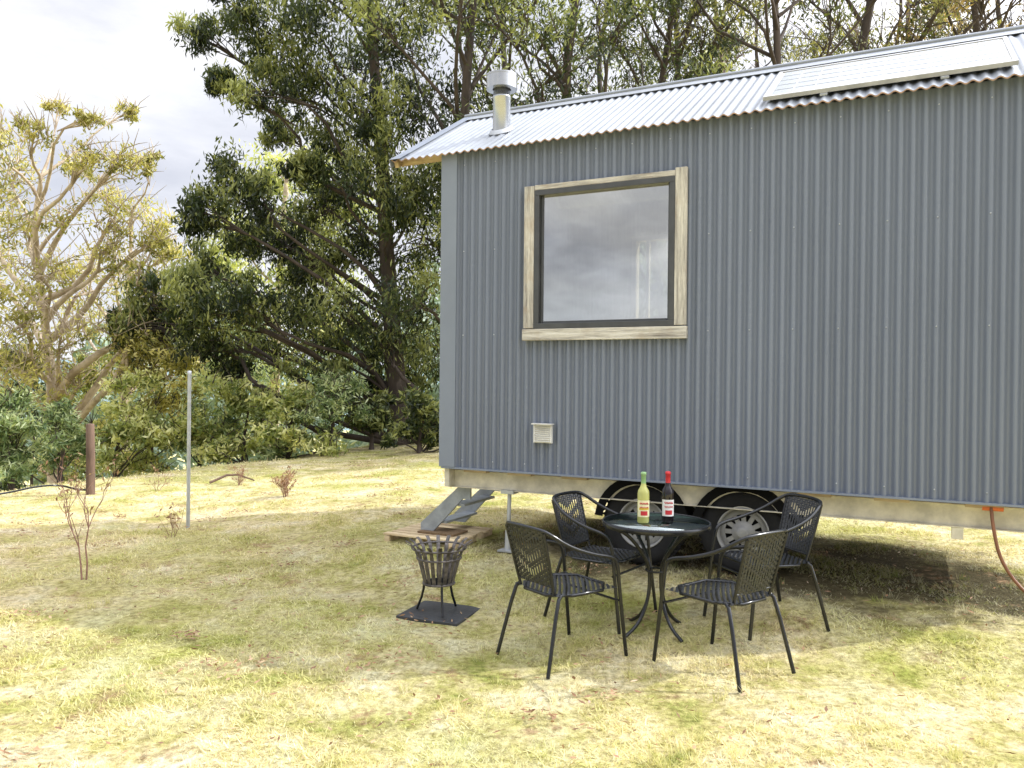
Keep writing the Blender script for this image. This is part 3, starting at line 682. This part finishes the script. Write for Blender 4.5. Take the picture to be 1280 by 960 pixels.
# tall gums behind the house: px, distance, lean, crown radius, dense, label
TB = [(575, 17, 5, 1.6, 1, 'dark leafy gum tree rising just behind the flue'),
      (640, 21, -12, 1.8, 1, 'dark leafy gum tree right of the flue behind the roof'),
      (705, 17, 14, 1.6, 1, 'dense tall gum tree behind the roof above the window'),
      (765, 24, -6, 1.7, 1, 'leaning gum tree behind the roof, right of the densest foliage'),
      (800, 18, 30, 1.3, 0, 'thin gum tree leaning right behind the roof above the right side of the window'),
      (845, 19, 6, 1.3, 0, 'slim gum tree behind the middle of the roof'),
      (900, 23, -5, 1.3, 0, 'slim straight gum trunk behind the roof left of the solar panel'),
      (938, 27, 6, 1.3, 0, 'distant thin gum tree just left of the solar panel'),
      (1010, 16, -55, 1.3, 0, 'gum tree leaning left above the left end of the solar panel'),
      (1075, 18, 8, 1.4, 0, 'thick trunked gum tree above the middle of the solar panel'),
      (1105, 26, 3, 1.3, 0, 'thin gum tree right beside the thick trunk above the solar panel'),
      (1150, 22, -12, 1.3, 0, 'slender gum tree behind the right half of the solar panel'),
      (1205, 17, 12, 1.3, 0, 'gum tree above the right end of the solar panel'),
      (1262, 21, -8, 1.3, 0, 'gum tree at the top right corner of the picture'),
      (1350, 18, -20, 1.5, 0, 'gum tree rising beyond the right edge of the picture')]
for i, (px, Y, lean, cr, dense, lab) in enumerate(TB):
    rd = random.Random(100+i); b0 = base_at(px, Y); b0.z -= .05
    top = 15.5; tr = [b0]
    for k in range(1, 8):
        z = b0.z+top*k/7; tr.append(Vector((b0.x+lean*Y/1000*k/7*1.6+rd.gauss(0, .24), b0.y+rd.gauss(0, .25), z)))
    cl = []; nC = 24 if dense else 17
    for k in range(nC):
        z = rd.uniform(2.5 if dense else 4.8, (top if dense else 13.0)+.5); a_ = rd.uniform(0, 2*PI); R = cr*rd.uniform(.5, 1.8); f_ = (z-b0.z)/top
        cl.append((Vector((b0.x+lean*Y/1000*f_*1.6+math.cos(a_)*R, b0.y+math.sin(a_)*R, z)), rd.uniform(.45, .95)*(1.2 if dense else .9)))
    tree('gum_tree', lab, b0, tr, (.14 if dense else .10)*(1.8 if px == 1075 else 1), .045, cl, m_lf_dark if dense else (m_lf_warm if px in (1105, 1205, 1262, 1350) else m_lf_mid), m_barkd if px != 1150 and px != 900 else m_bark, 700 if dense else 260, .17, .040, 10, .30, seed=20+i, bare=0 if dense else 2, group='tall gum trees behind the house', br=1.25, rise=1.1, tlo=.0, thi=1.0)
# shrubs at the crest
SH = [(15, 535, 14.0, 40, 0, 'feathery green wattle shrub at the left edge below the pale tree'),
      (75, 550, 15.0, 34, 0, 'green wattle shrub directly left of the timber post'),
      (145, 528, 17, 46, 4, 'light green bushy shrub right behind the timber post'),
      (190, 480, 19, 46, 2, 'pale yellow green bush left of the top of the steel post'),
      (250, 535, 18, 36, 1, 'green wattle bush directly behind the steel post'),
      (305, 515, 17.5, 42, 4, 'light green bush right of the steel post under the dark tree'),
      (360, 522, 16.6, 36, 4, 'leafy light green bush at the top of the slope above the twig clump'),
      (415, 512, 16.8, 38, 0, 'green bush left of the dark tree trunk'),
      (465, 530, 17.2, 26, 3, 'very dark low bush at the foot of the dark tree'),
      (525, 520, 16, 30, 3, 'dark bush against the left end of the house'),
      (40, 480, 22, 50, 3, 'dark shaded thicket under the pale tree at far left'),
      (110, 490, 21, 44, 4, 'tall green shrub between the pale tree and the light green shrub'),
      (-40, 560, 13, 44, 1, 'light green shrub half outside the left edge'),
      (285, 485, 24, 44, 1, 'tall hazy green shrub further back behind the steel post')]
mats_ = [m_lf_wat, m_lf_wat, m_lf_pale, m_lf_dark, m_lf_lime]
for i, (px, py, Y, r, k, lab) in enumerate(SH):
    rd = random.Random(300+i); b0 = base_at(px, Y); cl = []
    c0 = at(px, py, Y); R = r*Y/1000; zlo = b0.z+.15; zhi = c0.z+R*.9
    nc = 13+int((zhi-zlo)*1.5)
    for j in range(nc):
        a_ = rd.uniform(0, 2*PI); z = zlo+(zhi-zlo)*rd.random()**.75; q_ = R*rd.uniform(.1, 1.35)*(1.15-.55*(z-zlo)/(zhi-zlo)); cl.append((Vector((b0.x+q_*math.cos(a_)*1.3, b0.y+q_*math.sin(a_), z+rd.uniform(-.1, .3)*R)), R*rd.uniform(.18, .46)))
    tree('wattle_shrub' if k < 2 else 'shrub', lab, b0, [b0, b0.lerp(c0, .5), Vector((b0.x+.1, b0.y, zhi*.6+zlo*.4))], .05, .02, cl, mats_[k], m_barkd, 340, .15, .030 if k < 2 else .048, 9, .44, cat='shrub', droop=-.1, seed=60+i, parts=('stem', 'foliage'), tlo=.0, thi=1.05, bare=1)
# far wood, an uncountable mass
n = 22000; th = rng.uniform(-R_(62), R_(15), n); rr = rng.uniform(38, 62, n); x = rr*np.sin(th); y = rr*np.cos(th)
top = .3+2.2*np.sin(th*23)*np.sin(th*9+1)+1.6*np.sin(th*51); z = g(x, y)+ (rng.uniform(0, 1, n)**.8)*(9.5+top)
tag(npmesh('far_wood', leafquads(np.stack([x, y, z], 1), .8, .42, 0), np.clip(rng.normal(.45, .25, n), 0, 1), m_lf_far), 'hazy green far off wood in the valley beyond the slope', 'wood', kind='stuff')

# ------------------------------------------------------------------ light
SE = 38; SRot = math.atan2(.99, .12)
sd = Vector((math.sin(SRot)*math.cos(R_(SE)), math.cos(SRot)*math.cos(R_(SE)), math.sin(R_(SE))))
ld = bpy.data.lights.new('sun', 'SUN'); ld.energy = 5.0; ld.angle = R_(.6); ld.color = (1, .98, .93)
lo = bpy.data.objects.new('sun', ld); COL.objects.link(lo); lo.rotation_euler = sd.to_track_quat('Z', 'Y').to_euler(); lo.location = (8, 2, 12)
w = bpy.data.worlds.new('World'); sc.world = w; w.use_nodes = True; nt = w.node_tree; nt.nodes.clear()
sky = N(nt, 'ShaderNodeTexSky', sky_type='NISHITA'); sky.sun_disc = False; sky.sun_elevation = R_(SE); sky.sun_rotation = SRot
b1 = N(nt, 'ShaderNodeBackground'); nt.links.new(sky.outputs[0], b1.inputs[0]); b1.inputs[1].default_value = .15
cn = noi(nt, 2.6, 9, .55, coord='Generated', stretch=(1, 1, 2.6))
cc = ramp(nt, cn, [(.30, (.68, .71, .80)), (.48, (.82, .84, .91)), (.65, (.98, .98, 1.0))])
wisps = ramp(nt, noi(nt, 5, 7, .58, coord='Generated', stretch=(1, 1, 3.0)), [(.36, (.85, .86, .89)), (.6, (1.04, 1.04, 1.04))])
cc = mix(nt, 1.0, cc, wisps, 'MULTIPLY')
tcw = N(nt, 'ShaderNodeTexCoord'); sx = N(nt, 'ShaderNodeSeparateXYZ'); nt.links.new(tcw.outputs['Generated'], sx.inputs[0])
def mrange(v, a_, b_, c_=0, d_=1):
    m_ = N(nt, 'ShaderNodeMapRange', interpolation_type='SMOOTHSTEP'); nt.links.new(v, m_.inputs[0])
    for k, q in zip((1, 2, 3, 4), (a_, b_, c_, d_)): m_.inputs[k].default_value = q
    return m_.outputs[0]
zen = mrange(sx.outputs[2], .42, .85)  # overhead sky out of view brightened, added as fill light
# broken grey cloud bank low in the sky behind the camera, as the window mirrors it
bankn = ramp(nt, noi(nt, 5.5, 6, .55, coord='Generated', stretch=(1, 1, 2.2), off=(3.1, .4, .7)), [(.40, (0, 0, 0)), (.60, (1, 1, 1))])
bank = mth(nt, 'MULTIPLY', mth(nt, 'MULTIPLY', mrange(sx.outputs[1], .1, -.6), mrange(sx.outputs[2], .42, .10)), bankn)
dt = N(nt, 'ShaderNodeVectorMath', operation='DOT_PRODUCT'); nt.links.new(tcw.outputs['Generated'], dt.inputs[0]); dt.inputs[1].default_value = sd
glow = mth(nt, 'POWER', mth(nt, 'MAXIMUM', dt.outputs['Value'], 0.0), 4.5)
stg = mth(nt, 'SUBTRACT', mth(nt, 'ADD', mth(nt, 'ADD', mth(nt, 'MULTIPLY', zen, 1.7), mth(nt, 'MULTIPLY', glow, 5.4)), 1.14), mth(nt, 'MULTIPLY', bank, .50))
b2 = N(nt, 'ShaderNodeBackground'); nt.links.new(cc, b2.inputs[0]); nt.links.new(stg, b2.inputs[1])
mf = ramp(nt, noi(nt, 1.7, 6, .5, coord='Generated', stretch=(1, 1, 2)), [(.35, (.90, .90, .90)), (.55, (1, 1, 1))])
mx = N(nt, 'ShaderNodeMixShader'); nt.links.new(mf, mx.inputs[0]); nt.links.new(b1.outputs[0], mx.inputs[1]); nt.links.new(b2.outputs[0], mx.inputs[2])
wo_ = N(nt, 'ShaderNodeOutputWorld'); nt.links.new(mx.outputs[0], wo_.inputs[0])
sc.view_settings.view_transform = 'Standard'; sc.view_settings.look = 'None'; sc.view_settings.exposure = 0
